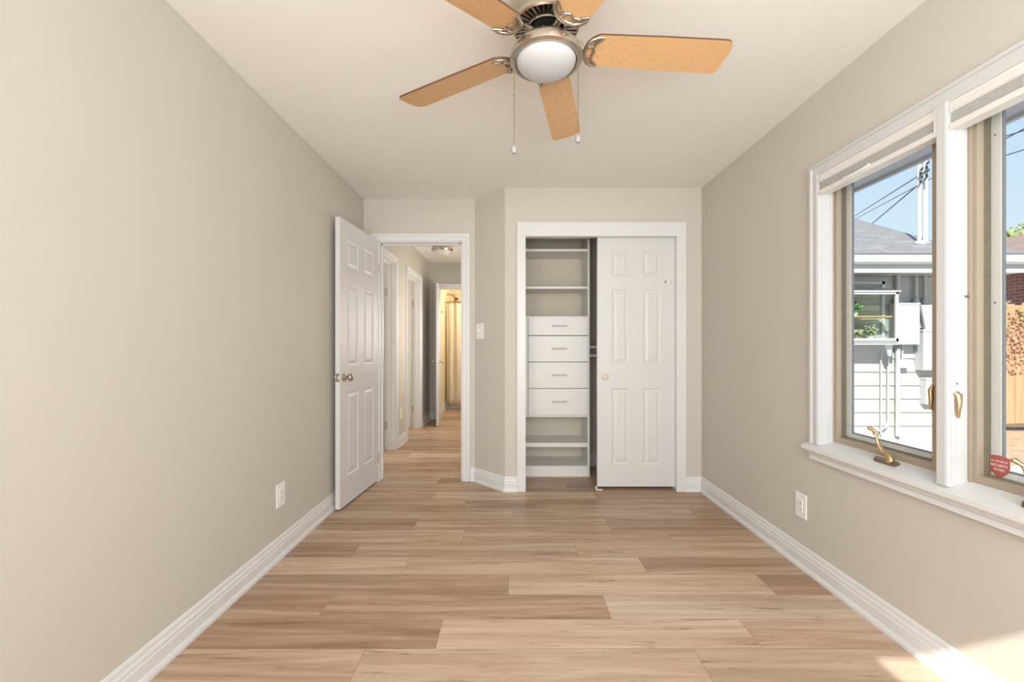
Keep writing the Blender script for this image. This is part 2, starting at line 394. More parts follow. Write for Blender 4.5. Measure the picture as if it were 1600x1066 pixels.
# left opening is made up for a fill lamp; a slab outside blocks sun
# door wall, angled wall and closet wall
DX0, DX1, DZ = -1.14, -0.42, 2.062
CX0, CX1, CZ = 0.112, 1.327, 2.05
m = MB()
m.box(XL, DX0, YD, YD+.12, 0, 2.6); m.box(DX1, -.26, YD, YD+.12, 0, 2.6); m.box(DX0, DX1, YD, YD+.12, DZ, 2.6)
m.prism([(XA, YD), (XB, YC), (0.02, YC+.12), (-.26, YD+.12)], 0, 2.6)
m.box(XB, CX0, YC, YC+.12, 0, 2.6); m.box(CX1, XR, YC, YC+.12, 0, 2.6); m.box(CX0, CX1, YC, YC+.12, CZ, 2.6)
m.build('wall_back', wallp, kind='structure')
m = MB(); m.box(0.02, 0.10, YC+.12, 4.17, 0, 2.6); m.box(0.02, XR, 4.17, 4.29, 0, 2.6)
m.build('wall_closet', wallp, kind='structure')
m = MB(); m.prism([(XL-.1, YB-.14), (1.74, YB-.14), (1.74, 4.29), (0.02, 4.29), (0.02, YC+.02), (XB, YC+.02), (XA, YD+.04), (XL-.1, YD+.04)], H, 2.6)
m.build('ceiling', ceilp, kind='structure')
# hall
HXL, HXR, HY1 = -1.30, -0.10, 6.84
D1 = (4.04, 4.82); D2 = (5.36, 6.13); HDZ = 2.10
m = MB()
m.box(HXL-.12, HXL, YD+.06, D1[0], 0, 2.6); m.box(HXL-.12, HXL, D1[1], D2[0], 0, 2.6); m.box(HXL-.12, HXL, D2[1], HY1, 0, 2.6)
for d in (D1, D2): m.box(HXL-.12, HXL, d[0], d[1], HDZ, 2.6)
m.build('wall_hall_left', wallp, kind='structure')
m = MB(); m.box(HXR, HXR+.1, YD+.12, HY1, 0, 2.6); m.build('wall_hall_right', wallp, kind='structure')
BX0, BX1 = -1.16, -0.45
m = MB(); m.box(HXL-.12, BX0, HY1, HY1+.12, 0, 2.6); m.box(BX1, 0.5, HY1, HY1+.12, 0, 2.6); m.box(BX0, BX1, HY1, HY1+.12, HDZ, 2.6)
m.build('wall_hall_end', wallp, kind='structure')
MB().box(-3.6, 0.6, YD+.06, 8.8, HH, 2.6).build('ceiling', ceilp, kind='structure')
# side rooms seen through the two hall doorways
m = MB(); m.box(-3.6, -3.5, 3.8, 6.7, 0, 2.6); m.box(-3.5, HXL-.12, 3.78, 3.84, 0, 2.6); m.box(-3.5, HXL-.12, 5.02, 5.14, 0, 2.6); m.box(-3.5, HXL-.12, 6.60, 6.7, 0, 2.6)
m.build('wall_side_rooms', whiter, kind='structure')
# bathroom
m = MB(); m.box(-1.32, -1.22, HY1+.12, 8.7, 0, 2.6); m.box(0.4, 0.5, HY1+.12, 8.7, 0, 2.6); m.build('wall_bath_side', ylw, kind='structure')
MB().box(-1.22, 0.4, 8.6, 8.7, 0, 2.6).build('wall_bath_end', tilem, kind='structure')
MB().box(HXL-.12, 0.6, 6.86, 6.90, 0.0, 0.004).build('trim_threshold', darkf, kind='structure')

# ---------------------------------------------------------------- baseboards
BP = [(0, 0), (.024, 0), (.024, .012), (.019, .024), (.015, .026), (.015, .068), (.012, .074), (.0125, .084), (.007, .098), (.0075, .106), (.004, .116), (0, .118)]
def base(name, path, flip=1):
    MB().sweep([(x, y, 0) for x, y in path], BP, (0, 0, 1), flip=flip).build(name, trimp, kind='structure')
base('baseboard_left', [(XL, YB), (XL, YD), (DX0-.07, YD)], flip=-1)
base('baseboard_back', [(DX1+.07, YD), (XA, YD), (XB, YC), (CX0-.065, YC)], flip=-1)
base('baseboard_right', [(CX1+.065, YC), (XR, YC), (XR, YB)], flip=-1)
base('baseboard_closet', [(0.10, 4.17), (XR, 4.17), (XR, YC+.12)], flip=-1)
base('baseboard_hall', [(HXL, D1[1]+.07), (HXL, D2[0]-.07)], flip=-1)
base('baseboard_hall', [(HXL, D2[1]+.07), (HXL, HY1), (BX0-.07, HY1)], flip=-1)
base('baseboard_bath', [(-1.22, HY1+.12), (-1.22, 8.0)], flip=-1)

# ---------------------------------------------------------------- casings
def casing(name, axis, plane, a0, a1, ztop, out, width=.068, top=None):
    """door casing on the wall plane; axis 'X' = wall along X at y=plane, 'Y' = wall along Y at x=plane; out = direction sign off the wall"""
    prof = [(0, 0), (0, .009), (.006, .013), (width*.55, .014), (width*.62, .018), (width-.004, .019), (width, .015), (width, 0)]
    if axis == 'X':
        up = Vector((0, out, 0)); P = [(a0, plane, 0), (a0, plane, ztop), (a1, plane, ztop), (a1, plane, 0)]
    else:
        up = Vector((out, 0, 0)); P = [(plane, a0, 0), (plane, a0, ztop), (plane, a1, ztop), (plane, a1, 0)]
    m = MB(); P = [Vector(p) for p in P]
    s = up.cross((P[1]-P[0]).normalized()); centre = (P[0]+P[3])/2
    flip = -1 if s.dot(centre-P[0]) > 0 else 1
    m.sweep(P, prof, up, flip=flip)
    return m.build(name, trimp, kind='structure')
# bedroom doorway: casing + jamb
casing('trim_1', 'X', YD, DX0, DX1, DZ, -1)
casing('trim_1', 'X', YD+.12, DX0, DX1, DZ, 1)
def jamb(name, x0, x1, y0, y1, ztop, t=.012, stop=None, axis='X'):
    m = MB()
    if axis == 'X':
        m.box(x0-.002, x0+t, y0, y1, 0, ztop); m.box(x1-t, x1+.002, y0, y1, 0, ztop); m.box(x0, x1, y0, y1, ztop-t, ztop+.002)
        ys = (y0+y1)/2; m.box(x0+t, x0+t+.01, ys, ys+.03, 0, ztop-t); m.box(x1-t-.01, x1-t, ys, ys+.03, 0, ztop-t); m.box(x0+t, x1-t, ys, ys+.03, ztop-t-.01, ztop-t)
    else:
        m.box(x0, x1, y0-.002, y0+t, 0, ztop); m.box(x0, x1, y1-t, y1+.002, 0, ztop); m.box(x0, x1, y0, y1, ztop-t, ztop+.002)
        xs = x0+.04; m.box(xs, xs+.035, y0+t, y0+t+.011, 0, ztop-t); m.box(xs, xs+.035, y1-t-.011, y1-t, 0, ztop-t); m.box(xs, xs+.035, y0+t, y1-t, ztop-t-.011, ztop-t)
    return m.build(name, trimp, kind='structure')
jamb('trim_2', DX0, DX1, YD-.001, YD+.121, DZ, t=.008)
# closet casing: tall head board
m = MB()
for a, b in ((CX0-.065, CX0+.004), (CX1-.008, CX1+.067)): m.box(a, b, YC-.015, YC, 0, 2.036)
m.box(CX0-.065, CX1+.067, YC-.0155, YC, 2.036, 2.147)
m.box(CX0-.065, CX0-.053, YC-.02, YC-.014, 0, 2.135); m.box(CX1+.055, CX1+.067, YC-.02, YC-.014, 0, 2.135); m.box(CX0-.065, CX1+.067, YC-.02, YC-.014, 2.135, 2.147)
m.box(CX1-.004, CX1+.002, YC, YC+.12, 0, CZ); m.box(CX0-.002, CX0+.004, YC, YC+.12, 0, CZ); m.box(CX0, CX1, YC+.02, YC+.03, 2.036, CZ)
m.build('trim_3', trimp, kind='structure', bevel=.0015)
MB().box(CX0+.005, CX1-.005, YC+.035, YC+.115, 2.046, 2.0499).build('trim_track', nickel, kind='structure')
for n_, d in (('trim_4', D1), ('trim_5', D2)):
    casing(n_, 'Y', HXL, d[0], d[1], HDZ, 1)
    jamb(n_, HXL-.12, HXL, d[0], d[1], HDZ, axis='Y')
casing('trim_6', 'X', HY1, BX0, BX1, HDZ, -1); jamb('trim_6', BX0, BX1, HY1, HY1+.12, HDZ, t=.008)

# ================================================================ doors
def panel_face(m, w, h, y, sgn, rects):
    """face of a door leaf in the x-z plane at y, looking along sgn*Y, with raised panels"""
    xs = sorted({0, w, *[r[0] for r in rects], *[r[1] for r in rects]}); zs = sorted({0, h, *[r[2] for r in rects], *[r[3] for r in rects]})
    for i in range(len(xs)-1):
        for j in range(len(zs)-1):
            cx, cz = (xs[i]+xs[i+1])/2, (zs[j]+zs[j+1])/2
            if any(r[0] < cx < r[1] and r[2] < cz < r[3] for r in rects): continue
            m.quad([(xs[i], y, zs[j]), (xs[i+1], y, zs[j]), (xs[i+1], y, zs[j+1]), (xs[i], y, zs[j+1])])
    for r in rects:
        prev = None
        for ins, dep in ((0, 0), (.006, .0045), (.013, .0065), (.022, .0065), (.040, .001), (.041, .001)):
            y_ = y - sgn*dep
            ring = [(r[0]+ins, y_, r[2]+ins), (r[1]-ins, y_, r[2]+ins), (r[1]-ins, y_, r[3]-ins), (r[0]+ins, y_, r[3]-ins)]
            if prev:
                for k in range(4): m.quad([prev[k], prev[(k+1) % 4], ring[(k+1) % 4], ring[k]])
            prev = ring
        m.quad(prev)
def leaf(w, h, t, cols, rows):
    m = MB(); rects = [(c[0], c[1], r[0], r[1]) for c in cols for r in rows]
    panel_face(m, w, h, 0, -1, rects); panel_face(m, w, h, t, 1, rects)
    for a in (((0,0,0),(0,t,0),(0,t,h),(0,0,h)), ((w,0,0),(w,t,0),(w,t,h),(w,0,h)), ((0,0,0),(w,0,0),(w,t,0),(0,t,0)), ((0,0,h),(w,0,h),(w,t,h),(0,t,h))): m.quad(a)
    bmesh.ops.remove_doubles(m.bm, verts=m.bm.verts, dist=1e-5)
    return m
def place(m, origin, ang):    # leaf local x -> direction ang in plan
    return m.xf(Matrix.Translation(origin) @ Matrix.Rotation(ang, 4, 'Z'))
def knob_profile(s=1): return [(0.0005, 0), (.031, 0), (.032, .004), (.028, .008), (.012, .010), (.011, .028), (.018, .034), (.026, .042), (.0275, .052), (.024, .060), (.013, .066), (.0005, .067)]
def knob_at(pos, direction, mat, parent, scale=1.0, name='knob'):
    m = MB().lathe([(r*scale, h*scale) for r, h in knob_profile()], n=24)
    q = Vector(direction).to_track_quat('Z', 'Y').to_matrix().to_4x4()
    m.xf(Matrix.Translation(pos) @ q)
    return m.build(name, mat, parent, smooth=True)
ROWS = [(.205, .815), (1.00, 1.605), (1.715, 1.92)]
# bedroom door, open against the left wall; local y from 0 (wall side) to t (room side)
hinge = Vector((-1.139, 3.685, 0.012)); free = Vector((-1.1995, 3.005, 0.012))
d = (free-hinge); wl = d.length; ang = math.atan2(d.y, d.x)
door = empty('door_1', (hinge.x, hinge.y, 0), kind='structure', label='white six-panel bedroom door standing open along the left wall', cat='door')
nrm = Vector((-math.sin(ang), math.cos(ang), 0))      # local +y ; towards the room side (+x)
t_ = .034
m = leaf(wl, 2.055, t_, [(.105, wl/2-.05), (wl/2+.05, wl-.105)], ROWS)
place(m, hinge - nrm*t_, ang).build('leaf', doorp, door)
kc = hinge + d.normalized()*(wl-.062) + Vector((0, 0, .925))
knob_at(kc, nrm, nickel, door); knob_at(kc - nrm*t_, -nrm, nickel, door, .62)
m = MB().box(-.001, .0015, -.0125, .0125, -.029, .029); m.box(.001, .010, -.006, .006, -.010, .010)
m.xf(Matrix.Translation(free + Vector((0, 0, .925)) - nrm*t_/2) @ Matrix.Rotation(ang, 4, 'Z')).build('latch', nickel, door)
for z in (.20, 1.02, 1.83):
    MB().lathe([(.006, -.04), (.006, .04)], (hinge.x+.0, hinge.y-.004, z), 12).build('hinge', nickel, door, smooth=True)
# wall bumper plate behind the knob
o = MB().box(XL, XL+.008, 3.10, 3.205, .888, .995); o.box(XL+.006, XL+.0085, 3.128, 3.177, .915, .968)
tag(o.build('bumper_plate', plate, bevel=.002), 'square white plate on the left wall behind the door knob', 'wall plate')

# sliding closet door
sl = empty('door_2', (.699, 3.47, 0), kind='structure', label='white six-panel sliding closet door covering the right half of the closet', cat='door')
sw = .628
m = leaf(sw, 2.022, .034, [(.118, .258), (.370, .516)], [(.178, .796), (.992, 1.594), (1.706, 1.902)])
place(m, Vector((.699, 3.47, .024)), 0).build('leaf', doorp, sl)
m = MB().lathe([(.0005, -.002), (.020, -.002), (.0225, -.0045), (.025, -.004), (.027, -.001), (.027, .001)], n=28, axis='Y')
m.xf(Matrix.Translation((.762, 3.469, .912))).build('finger_pull', fingm, sl, smooth=True)
m = MB().box(1.247, 1.285, 3.462, 3.47, 1.672, 1.682); m.box(1.247, 1.254, 3.462, 3.47, 1.670, 1.690); m.box(1.247, 1.285, 3.462, 3.47, 1.684, 1.690)
m.build('child_lock', plate, sl)
MB().lathe([(.007, 0), (.007, .006)], (1.288, 3.458, 1.680), 16, 'Y').build('child_lock_button', cabh, sl)
g = MB().box(.690, .735, 3.452, 3.465, 0, .006); g.box(.684, .700, 3.458, 3.520, 0, .005); g.box(.686, .694, 3.46, 3.468, .0, .035)
tag(g.build('floor_guide', plate, bevel=.001), 'small white plastic guide on the floor under the sliding door', 'door guide')

# hall doors
def simple_leaf_door(name, label, origin, ang, w, h, knob_side, knobs=True, hinges=()):
    e = empty(name, (origin[0], origin[1], 0), kind='structure', label=label, cat='door')
    m = leaf(w, h, .034, [(.09, w/2-.045), (w/2+.045, w-.09)], ROWS); place(m, Vector(origin), ang).build('leaf', doorp, e)
    n = Vector((-math.sin(ang), math.cos(ang), 0)); dd = Vector((math.cos(ang), math.sin(ang), 0))
    if knobs:
        c = Vector(origin) + dd*(w-.06) + Vector((0, 0, .93)); knob_at(c, -n, nickel, e); knob_at(c + n*.034, n, nickel, e)
    return e
a = math.atan2(6.20-6.84, -1.065+1.135)
e3 = simple_leaf_door('door_3', 'white bathroom door standing open at the end of the hall', (-1.152, 6.835, .012), a, .635, 2.07, 1)
e4 = simple_leaf_door('door_4', 'white door open into the first room off the hall', (HXL-.125, D1[1]-.05, .012), PI, .74, 2.07, 1)
e5 = simple_leaf_door('door_5', 'white door open into the second room off the hall', (HXL-.125, D2[1]-.05, .012), PI, .74, 2.07, 1)
for ee, yy in ((e4, D1[1]), (e5, D2[1])):
    for z in (.27, 1.77):
        MB().box(HXL-.119, HXL-.085, yy-.0155, yy-.011, z-.045, z+.045).build('hinge', cabh, ee)

# ================================================================ windows
def window(name, y0, y1, label):
    """casement unit in the right wall between y0 (near) and y1 (far)"""
    e = empty(name, (1.577, (y0+y1)/2, .69), kind='structure', label=label, cat='window')
    zb, zt = .69, WZ1
    # tan inner frame with lip
    m = MB(); L = .027
    for (a, b, c, d_) in ((y0, y0+L, zb, zt), (y1-L, y1, zb, zt), (y0+L, y1-L, zb, zb+L), (y0+L, y1-L, zt-L, zt)): m.box(1.577, 1.60, a, b, c, d_)
    for (a, b, c, d_) in ((y0, y0+.012, zb, zt), (y1-.012, y1, zb, zt)): m.box(1.571, 1.578, a, b, c, d_)
    m.build('frame', tanf, e, bevel=.0015)
    m = MB(); L2 = .030
    for (a, b, c, d_) in ((y0, y0+L2, zb, zt), (y1-L2, y1, zb, zt), (y0+L2, y1-L2, zb, zb+L2), (y0+L2, y1-L2, zt-L2, zt)): m.box(1.599, 1.645, a, b, c, d_)
    for yy in (y0+L2, y1-L2): m.box(1.604, 1.608, yy-.004, yy+.004, zb+L2, zt-L2)
    for yy in (y0+L2, y1-L2): m.box(1.612, 1.615, yy-.003, yy+.003, zb+L2, zt-L2)
    m.build('track', darkf, e)
    m = MB(); L3 = .062
    for (a, b, c, d_) in ((y0+L2, y0+L3, zb+L2, zt-L2), (y1-L3, y1-L2, zb+L2, zt-L2), (y0+L3, y1-L3, zb+L2, zb+L3-.012), (y0+L3, y1-L3, zt-L3, zt-L2)): m.box(1.618, 1.630, a, b, c, d_)
    s = m.build('sash', sashm, e, bevel=.0015)
    m = MB(); L4 = .066
    for (a, b, c, d_) in ((y0+L3, y0+L4, zb+L3-.012, zt-L3), (y1-L4, y1-L3, zb+L3-.012, zt-L3), (y0+L4, y1-L4, zb+L3-.012, zb+L4-.010), (y0+L4, y1-L4, zt-L4, zt-L3)): m.box(1.620, 1.629, a, b, c, d_)
    m.build('gasket', gasket, s)
    MB().box(1.624, 1.627, y0+L4, y1-L4, zb+L4-.010, zt-L4).build('pane', glass, e)
    # screws in the far sash stile
    for z in (zb+.085, 1.30, zt-.14): MB().lathe([(.0025, -.001), (.0025, .0)], (1.617, y1-.045, z), 10, 'X').build('screw', slotm, s)
    return e
win1 = window('window_1', MY1, WY1, 'far casement window in tan frame on the right wall, grey neighbour house outside')
win2 = window('window_2', WY0, MY0, 'near casement window in tan frame at right, wooden fence and sticker behind its glass')

# crank handles
def crank(parent, y, big=1.0, name='crank_handle'):
    X = 1.535; Z = .679
    m = MB()
    prof = [(y-.055, Z-.006), (y+.040, Z-.006), (y+.047, Z+.004), (y+.040, Z+.016), (y-.02, Z+.018), (y-.055, Z+.012)]
    m.prism([(X-.013, Z-.004), (X+.013, Z-.004), (X+.012, Z+.010), (X+.006, Z+.015), (X-.006, Z+.015), (X-.012, Z+.010)], y-.050, y+.045, 'Y')
    b = m.build(name, bronze, parent, smooth=True)
    m = MB()
    m.tube([(X, y-.022, Z+.004), (X, y-.020, Z+.022), (X, y-.008, Z+.034), (X, y+.006, Z+.038)], [.016, .014, .012, .011], 12)
    m.tube([(X, y+.006, Z+.034), (X-.003, y+.022, Z+.050), (X-.006, y+.033, Z+.075), (X-.008, y+.038, Z+.103), (X-.012, y+.042, Z+.118)], [.0135, .012, .0085, .006, .006], 12, flat=.8)
    m.tube([(X-.004, y+.030, Z+.108), (X-.014, y+.044, Z+.122), (X-.020, y+.056, Z+.131), (X-.020, y+.063, Z+.129)], [.0055, .0065, .0085, .006], 12)
    m.build('lever', brass, b, smooth=True)
crank(win1, 1.755); crank(win2, 1.234)
# sash locks
def lock(parent, x, y, z):
    m = MB()
    m.tube([(x-.006, y, z+.040), (x+.002, y-.004, z+.030), (x+.001, y-.010, z+.005), (x-.003, y-.012, z-.022), (x+.001, y-.008, z-.045)], [.010, .0135, .0085, .006, .004], 12)
    b = m.build('lock_lever', brass, parent, smooth=True)
    m = MB().box(x-.007, x+.007, y-.003, y, z+.035, z+.078); m.build('lock_plate', shader_, b)
    MB().lathe([(.003, -.004), (.003, -.002)], (x+.001, y, z+.070), 10, 'Y').build('lock_screw', slotm, b)
lock(win2, 1.531, MY0-.001, .955)
m = MB().tube([(1.574, 1.600, 1.01), (1.568, 1.603, .99), (1.570, 1.603, .955), (1.567, 1.602, .93), (1.573, 1.600, .915)], [.004, .008, .007, .005, .003], 10)
m.build('lock_lever', brass, win1, smooth=True)
# hinge marks on the near window jamb
m = MB()
for z in (1.325,): m.tube([(1.560, MY0-.004, z), (1.590, MY0-.006, z)], .004, 8); m.tube([(1.585, MY0-.01, z-.012), (1.585, MY0-.01, z+.012)], .004, 8)
m.build('hinge_pin', darkf, win2, smooth=True)

# white window trim: casing, reveals, mullion, stool, apron
m = MB()
c0, c1, co = 2.102, 2.161, 1.523
def cas(y0, y1, z0, z1):
    m.box(XR-.016, XR+.001, y0, y1, z0, z1)
cas(c0, c1, .67, 1.995); cas(.85, c1, 1.995, 2.052); cas(.85, .90, .67, 1.995)
m.box(XR-.022, XR-.015, 2.147, 2.162, .67, 2.0389); m.box(XR-.022, XR-.015, .84, 2.162, 2.039, 2.053)
m.box(XR-.019, XR-.015, 2.108, 2.120, .67, 2.0)
# reveals
m.box(XR, 1.577, 2.098, 2.104, .66, 2.0); m.box(XR, 1.577, .898, .904, .66, 2.0); m.box(XR, 1.6, .90, 2.102, 1.995, 2.002)
for yy in (2.098,): m.box(1.538, 1.546, yy-.003, yy+.001, .68, 2.0); m.box(1.562, 1.577, yy-.004, yy+.001, .68, 2.0)
m.build('trim_7', trimp_dim, kind='structure', bevel=.0012)
m = MB()
m.box(1.570, 1.65, MY0, MY1, .66, 2.0); m.box(1.499, 1.571, 1.480, 1.512, .67, 1.998)
m.box(1.5005, 1.571, MY0-.001, 1.48, .67, 1.998)
m.box(1.512, 1.522, MY0-.005, MY0, .68, 1.998); m.box(1.530, 1.560, MY0-.003, MY0, .68, 1.998)
m.build('trim_8', trimp_dim, kind='structure', bevel=.001)
m = MB()
m.prism([(1.478, .640), (1.484, .632), (1.506, .630), (1.66, .630), (1.66, .690), (1.577, .690), (1.488, .661), (1.480, .658)], .80, 2.188, 'Y')
m.prism([(1.499, .592), (1.523, .588), (1.523, .632), (1.493, .632), (1.495, .620), (1.503, .612)], .83, 2.158, 'Y')
m.build('trim_9', plain('stool_paint', (0.70, 0.70, 0.69), .35), kind='structure', bevel=.0015)

# shades
def shade(y0, y1, label):
    e = empty('cellular_shade', (1.52, (y0+y1)/2, 1.99), label, 'window shade', 'raised shades at the tops of the right windows')
    m = MB().box(1.507, 1.553, y0, y1, 1.956, 1.994); m.box(1.504, 1.509, y0, y1, 1.960, 1.975); m.build('headrail', shader_, e, bevel=.002)
    m = MB()
    n = 5; zt, zb = 1.956, 1.918
    pts = []
    for i in range(n*2+1): pts.append((1.508 + (0.004 if i % 2 else 0), zt - (zt-zb)*i/(n*2)))
    poly = pts + [(1.550, zb), (1.550, zt)]
    m.prism([(p[0], p[1]) for p in poly], y0+.003, y1-.003, 'Y'); m.build('folded_cloth', shadef, e)
    m = MB().box(1.505, 1.553, y0, y1, 1.897, 1.918); m.build('bottom_rail', shader_, e, bevel=.002)
    m = MB()
    if y1 > 2: m.box(1.503, 1.553, y0-.001, y0+.012, 1.895, 1.996); m.build('end_cap', plate, e, bevel=.001)
    return e
s1 = shade(1.514, 2.096, 'raised cellular shade above the far window on the right wall')
s2 = shade(.905, 1.474, 'raised cellular shade above the near window at the right edge')
m = MB().tube([(1.503, 1.80, 1.918), (1.500, 1.83, 1.912), (1.500, 1.90, 1.910), (1.503, 1.935, 1.914)], .006, 8)
m.build('pull_tab', plate, s1, smooth=True)

# sticker on the near window
st = empty('security_sticker', (1.6165, 1.41, .75), 'maroon shield-shaped security sticker in the lower corner of the near window', 'sticker')
yc, zc = 1.420, .756; w2 = .031; h2 = .037
sh = [(-w2, .030), (-.016, .034), (0, .036), (.016, .034), (w2, .030), (w2, .0), (.025, -.018), (.012, -.031), (0, -.038), (-.012, -.031), (-.025, -.018), (-w2, 0)]
MB().prism([(yc-a_, zc+b_) for a_, b_ in sh], 1.6160, 1.6172, 'X').build('shield', redst, st)
for txt, z, sz in (('PROTECTED BY', .772, .0075), ('SECURITY', .758, .0115), ('SYSTEM', .744, .0095)):
    cu = bpy.data.curves.new('lettering', 'FONT'); cu.body = txt; cu.size = sz; cu.align_x = 'CENTER'; cu.align_y = 'CENTER'; cu.extrude = .0002
    tmp = bpy.data.objects.new('lettering_curve', cu); me = bpy.data.meshes.new_from_object(tmp); bpy.data.objects.remove(tmp); bpy.data.curves.remove(cu)
    me.materials.clear(); me.materials.append(whitel); to = bpy.data.objects.new('lettering', me); COL.objects.link(to); to.parent = st
    to.rotation_euler = (PI/2, 0, -PI/2); to.location = Vector((1.6157, yc, z)) - Vector(st.location)

# ================================================================ electrical plates
def plate_obj(name, label, cat, c, n, toggle=False, w=.083, h=.128):
    """c centre on the wall, n wall normal"""
    n = Vector(n).normalized(); u = n.cross(Vector((0, 0, 1))).normalized(); M = Matrix(((u.x, n.x, 0, c[0]), (u.y, n.y, 0, c[1]), (0, 0, 1, c[2]), (0, 0, 0, 1)))
    e = empty(name, c, label, cat)
    MB().box(-w/2, w/2, 0, .006, -h/2, h/2).xf(M).build('cover_plate', plate, e, bevel=.002)
    if toggle:
        f = MB().box(-.012, .012, .005, .0075, -.025, .025).xf(M).build('switch_frame', plate, e)
        m = MB(); m.prism([(-.004, .006), (.004, .006), (.003, .020), (-.003, .020)], -.006, .006, 'Z'); m.xf(M @ Matrix.Rotation(.25, 4, 'X')).build('toggle', plate, e)
        [MB().lathe([(.003, .0062), (.0028, .0072)], (0, 0, z_), 10, 'Y').xf(M).build('screw', cabh, e) for z_ in (.042, -.042)]
    else:
        f = MB().box(-.0165, .0165, .005, .008, -.034, .034).xf(M).build('receptacle', plate, e, bevel=.001)
        m = MB()
        for z in (.018, -.018):
            m.box(-.008, -.0055, .0078, .0083, z-.003, z+.005); m.box(.0055, .008, .0078, .0083, z-.003, z+.005); m.lathe([(.0025, .0078), (.0025, .0084)], (0, 0, z-.009), 10, 'Y')
        m.xf(M).build('slots', slotm, f)
    return e
plate_obj('wall_outlet', 'white electrical outlet low on the left wall, in front of the open door', 'outlet', (XL, 2.355, .342), (1, 0, 0))
plate_obj('wall_outlet', 'white electrical outlet low on the right wall below the window', 'outlet', (XR, 2.248, .322), (-1, 0, 0))
plate_obj('wall_outlet', 'small white outlet low on the hall wall between two doorways', 'outlet', (HXL, 5.06, .378), (1, 0, 0), w=.075, h=.12)
plate_obj('light_switch', 'white toggle light switch on the angled wall beside the closet', 'light switch', (-.262, YD-.049, 1.287), (-.7071, -.7071, 0), True, w=.094, h=.135)

# ================================================================ closet organiser
TY = 3.817; TB = 4.165
org = empty('closet_organiser', (.42, TY, 0), 'white closet tower with open shelves and four drawers behind the open side', 'closet organiser')
MB().box(.681, .700, TY-.002, TB, 0.0, 2.36).build('side_panel', cabm, org)
MB().box(.102, .120, TY, TB, 0.0, 2.36).build('side_panel', cabm, org)
MB().box(.120, .681, TB-.006, TB, 0.079, 2.36).build('back_panel', plain('back_panel_beige', (.60, .55, .44), .6), org)
for zt in (2.027, 1.694): MB().box(.120, .681, TY+.001, TB-.006, zt-.022, zt).build('shelf', cabm, org, bevel=.001)
MB().box(.120, .681, TY+.001, TB-.006, .262, .300).build('shelf', cabm, org, bevel=.001)
MB().box(.120, .681, TY+.001, TB-.006, .076, .094).build('shelf', cabm, org, bevel=.001)
MB().box(.120, .681, TY+.003, TY+.02, .0, .076).build('toe_kick', cabm, org)
MB().box(.120, .681, TY+.004, TB-.006, 1.412, 1.428).build('shelf', cabm, org)
MB().box(.120, .681, TY+.004, TB-.006, .530, .550).build('shelf', cabm, org)
m = MB().box(.120, .150, TY-.006, TY+.02, .552, 1.419); m.build('filler_strip', cabm, org)
for z0_, z1_ in ((1.257, 1.418), (1.023, 1.251), (.789, 1.018), (.553, .784)):
    dr = MB().box(.153, .686, TY-.020, TY-.003, z0_, z1_); dr.box(.165, .675, TY-.003, TB-.04, z0_+.01, z1_-.05)
    dr = dr.build('drawer', cabm, org, bevel=.0012)
    zc_ = (z0_+z1_)/2 + .003
    m = MB(); m.tube([(.367, TY-.019, zc_), (.372, TY-.040, zc_), (.385, TY-.045, zc_), (.475, TY-.045, zc_), (.488, TY-.040, zc_), (.493, TY-.019, zc_)], .006, 8)
    m.build('handle', pullm, dr, smooth=True)
tag(MB().box(.700, XR, 3.90, TB+.005, 1.143, 1.162).build('closet_shelf', cabm), 'white shelf end seen between closet tower and sliding door', 'shelf')
m = MB().tube([(.700, 3.98, 1.075), (XR, 3.98, 1.075)], .015, 14)
tag(m.build('closet_rod', plate, smooth=True), 'white hanging rod below the closet shelf, mostly behind the sliding door', 'closet rod')
m = MB().prism([(.585, 3.725), (.594, 3.722), (.598, 3.729), (.589, 3.733)], 0.0, .004)
tag(m.build('paper_scrap', plate), 'tiny white scrap on the closet floor before the tower', 'scrap')

# ================================================================ ceiling fan
FC = Vector((.1245, 1.525, 0)); BZ = 2.215
fan = empty('ceiling_fan', (FC.x, FC.y, H), 'brushed nickel ceiling fan with five maple blades and a round white light', 'ceiling fan')
cx, cy = FC.x, FC.y
MB().lathe([(.0005, H), (.118, H), (.122, H-.012), (.126, H-.05), (.132, H-.085), (.130, H-.105), (.121, H-.118), (.117, H-.128), (.110, H-.130), (.110, H-.120), (.0005, H-.118)], (cx, cy, 0), 64).build('motor_housing', nickel, fan, smooth=True)
m = MB()     # vent ring with radial slots: dark backing then bright ribs
m.lathe([(.0005, 2.302), (.112, 2.302), (.112, 2.298), (.0005, 2.298)], (cx, cy, 0), 48); m.build('motor_base', blackm, fan)
m = MB()
for k in range(36):
    a = 2*PI*k/36
    p = [(.066, -.0032), (.112, -.0054), (.112, .0054), (.066, .0032)]
    R = Matrix.Translation((cx, cy, 0)) @ Matrix.Rotation(a, 4, 'Z')
    m2 = [R @ Vector((x, y, z)) for z in (2.284, 2.299) for x, y in p]
    v = [m.bm.verts.new(q) for q in m2]
    for f in ((0,1,2,3), (4,7,6,5), (0,4,5,1), (1,5,6,2), (2,6,7,3), (3,7,4,0)): m.bm.faces.new([v[i] for i in f])
m.lathe([(.110, 2.300), (.110, 2.284), (.114, 2.281), (.119, 2.286), (.119, 2.300)], (cx, cy, 0), 64, caps=False)
m.lathe([(.060, 2.299), (.060, 2.284), (.063, 2.281), (.067, 2.284), (.067, 2.299)], (cx, cy, 0), 64, caps=False)
m.build('vent_ring', nickel, fan, smooth=True)
m = MB(); m.lathe([(.0005, 2.298), (.056, 2.296), (.056, 2.262), (.045, 2.256), (.040, 2.240), (.0005, 2.240)], (cx, cy, 0), 32); m.build('rotor_hub', blackm, fan, smooth=True)
